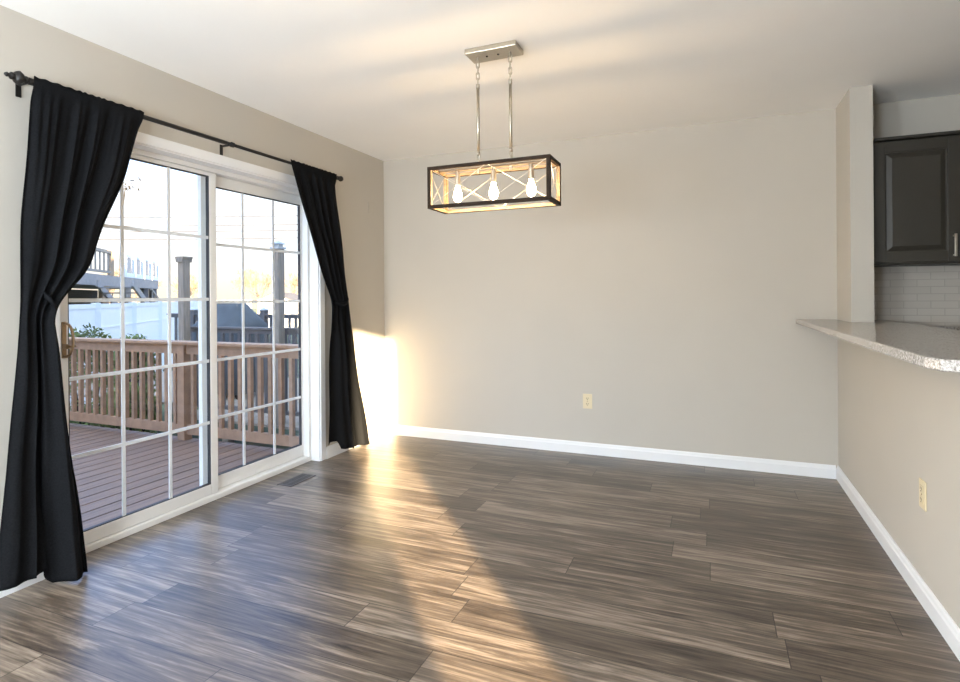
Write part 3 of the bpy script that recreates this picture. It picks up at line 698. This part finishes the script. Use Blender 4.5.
for k in range(9): s = -2.5+k*.33; bar(bm, P(s, -.87, 1.52-k*.135), P(s, -.18, 1.52-k*.135), .26, .03)
obj('staircase', bm, M_fascia, t)
bm = BM(); bar(bm, P(2.3, -.1, 1.55), P(4.4, -.1, .75), .06, .07)
for k in range(7): bar(bm, P(2.4+k*.3, -.1, .5), P(2.4+k*.3, -.1, 1.5-k*.114), .035)
obj('stair_rail', bm, M_greywood, t)
bm = BM(); bar(bm, P(-6, 1.85, .33), P(3.6, 1.85, .33), .05, 2.42); obj('under_deck_shade', bm, M_bark, t)  # dark sheet standing in for the shade under the raised deck

# white shed on the right
t = thing('white_shed', 'small white gabled shed beyond the railings', 'shed', (-28.9, 31.3, -.9))
sd = Vector((1.12, .46, 0)).normalized(); sn = Vector((-sd.y, sd.x, 0)); C0 = Vector((-28.9, 31.32, 0))
Q = lambda a, b, z: C0+sd*a+sn*b+Vector((0, 0, z))
bm = BM(); prism(bm, [(-1.15, -.9), (1.15, -.9), (1.15, 1.1), (0, 1.56), (-1.15, 1.1)], lambda p, s: Q(p[0], s*4, p[1])); obj('shed_wall', bm, M_siding, t)
bm = BM(); prism(bm, [(-1.35, 1.03), (0, 1.58), (1.35, 1.03), (1.35, 1.10), (0, 1.66), (-1.35, 1.10)], lambda p, s: Q(p[0], -.15+s*4.3, p[1])); obj('shed_roof', bm, M_roof, t)
t = thing('grey_roof_house', 'low house with a grey roof behind the shed at the right pane', 'house', (-24.5, 37, -.9))
bm = BM(); bar(bm, Q(1.6, 5, 0), Q(5, 5, 0), 3.0, 1.9); obj('house_wall', bm, M_siding, t)
bm = BM(); prism(bm, [(3.3, .92), (5, 2.1), (6.7, .92)], lambda p, s: Q(1.2+s*4.2, p[0], p[1])); obj('house_roof', bm, M_roof, t)

# bare trees catching the sun on the horizon
def bare_tree(name, x, y, h, label, seed, m_, group=None, levels=5, spread=.55, r0=.12):
    rnd = random.Random(seed); t = thing(name, label, 'tree', (x, y, -.9), group); bt, bb = BM(), BM()
    def grow(p, d, ln, r, lv):
        q = p+d*ln; cyl(bt if lv == levels else bb, p, q, r, r*.7, 5 if lv > 2 else 3, lv == levels)
        if lv == 0: return
        for k in range(3 if lv > 1 else 4):
            a = rnd.uniform(0, 6.28); sp_ = rnd.uniform(.35, 1)*spread; w_ = d.orthogonal().normalized(); w_.rotate(Matrix.Rotation(a, 3, d))
            grow(p+d*ln*rnd.uniform(.65, 1), (d+w_*sp_*1.5+Vector((0, 0, .15))).normalized(), ln*rnd.uniform(.58, .8), max(r*.6, .014), lv-1)
    grow(Vector((x, y, -.9)), Vector((rnd.uniform(-.05, .05), rnd.uniform(-.05, .05), 1)).normalized(), h*.32, r0, levels)
    obj('trunk', bt, m_, t); obj('branches', bb, m_, t)
rnd = random.Random(5)
for k in range(12):
    s = k/11; x = -52+s*20+rnd.uniform(-.7, .7); y = 34+s*9+rnd.uniform(-2, 2)
    f_ = 1.0 if k % 2 else 1.16
    bare_tree('bare_tree', x*f_, y*f_, rnd.uniform(5.2, 6.4)*f_**.8, 'pale bare tree in the sunlit row on the horizon', 20+k, M_twig, 'bare trees on the horizon')
# thin leafy tree whose tip shows beside the left curtain
t = thing('slender_tree', 'slender tree whose leafy tip shows in the sky beside the left curtain', 'tree', (-24.25, 17.0, -.9))
bm = BM(); tube(bm, [(-24.35, 16.97, -.9), (-24.36, 16.96, 3), (-24.28, 17.0, 5.2), (-24.15, 17.05, 6.2)], [.07, .05, .035, .02], 6); obj('trunk', bm, M_bark, t)
bm = BM(); rnd = random.Random(9)
for k in range(46):
    c = Vector((-24.10+rnd.gauss(0, .22), 17.08+rnd.gauss(0, .2), 6.35+rnd.gauss(0, .17))); s = rnd.uniform(.07, .15)
    R = Matrix.Rotation(rnd.uniform(0, 6.28), 3, 'X') @ Matrix.Rotation(rnd.uniform(0, 6.28), 3, 'Z')
    bm.faces.new([bm.verts.new(c+R @ Vector(p)) for p in ((-s, 0, 0), (0, -s*.4, .01), (s, 0, 0), (0, s*.4, .01))])
obj('foliage', bm, M_bark, t)
# overhead cables
for za, zb in ((5.68, 5.56), (5.2, 5.10), (4.88, 4.80), (4.46, 4.40)):
    a = Vector((-52, 10.9, za+.2)); b = Vector((-4, 30.8, zb+.1)); pts = [a.lerp(b, k/24)+Vector((0, 0, -.5*(1-(k/12-1)**2)+.35)) for k in range(25)]
    bm = BM(); tube(bm, pts, .022, 5)
    tag(obj('overhead_cable', bm, M_cable), 'thin grey overhead cable crossing the sky outside', 'cable', 'overhead cables')
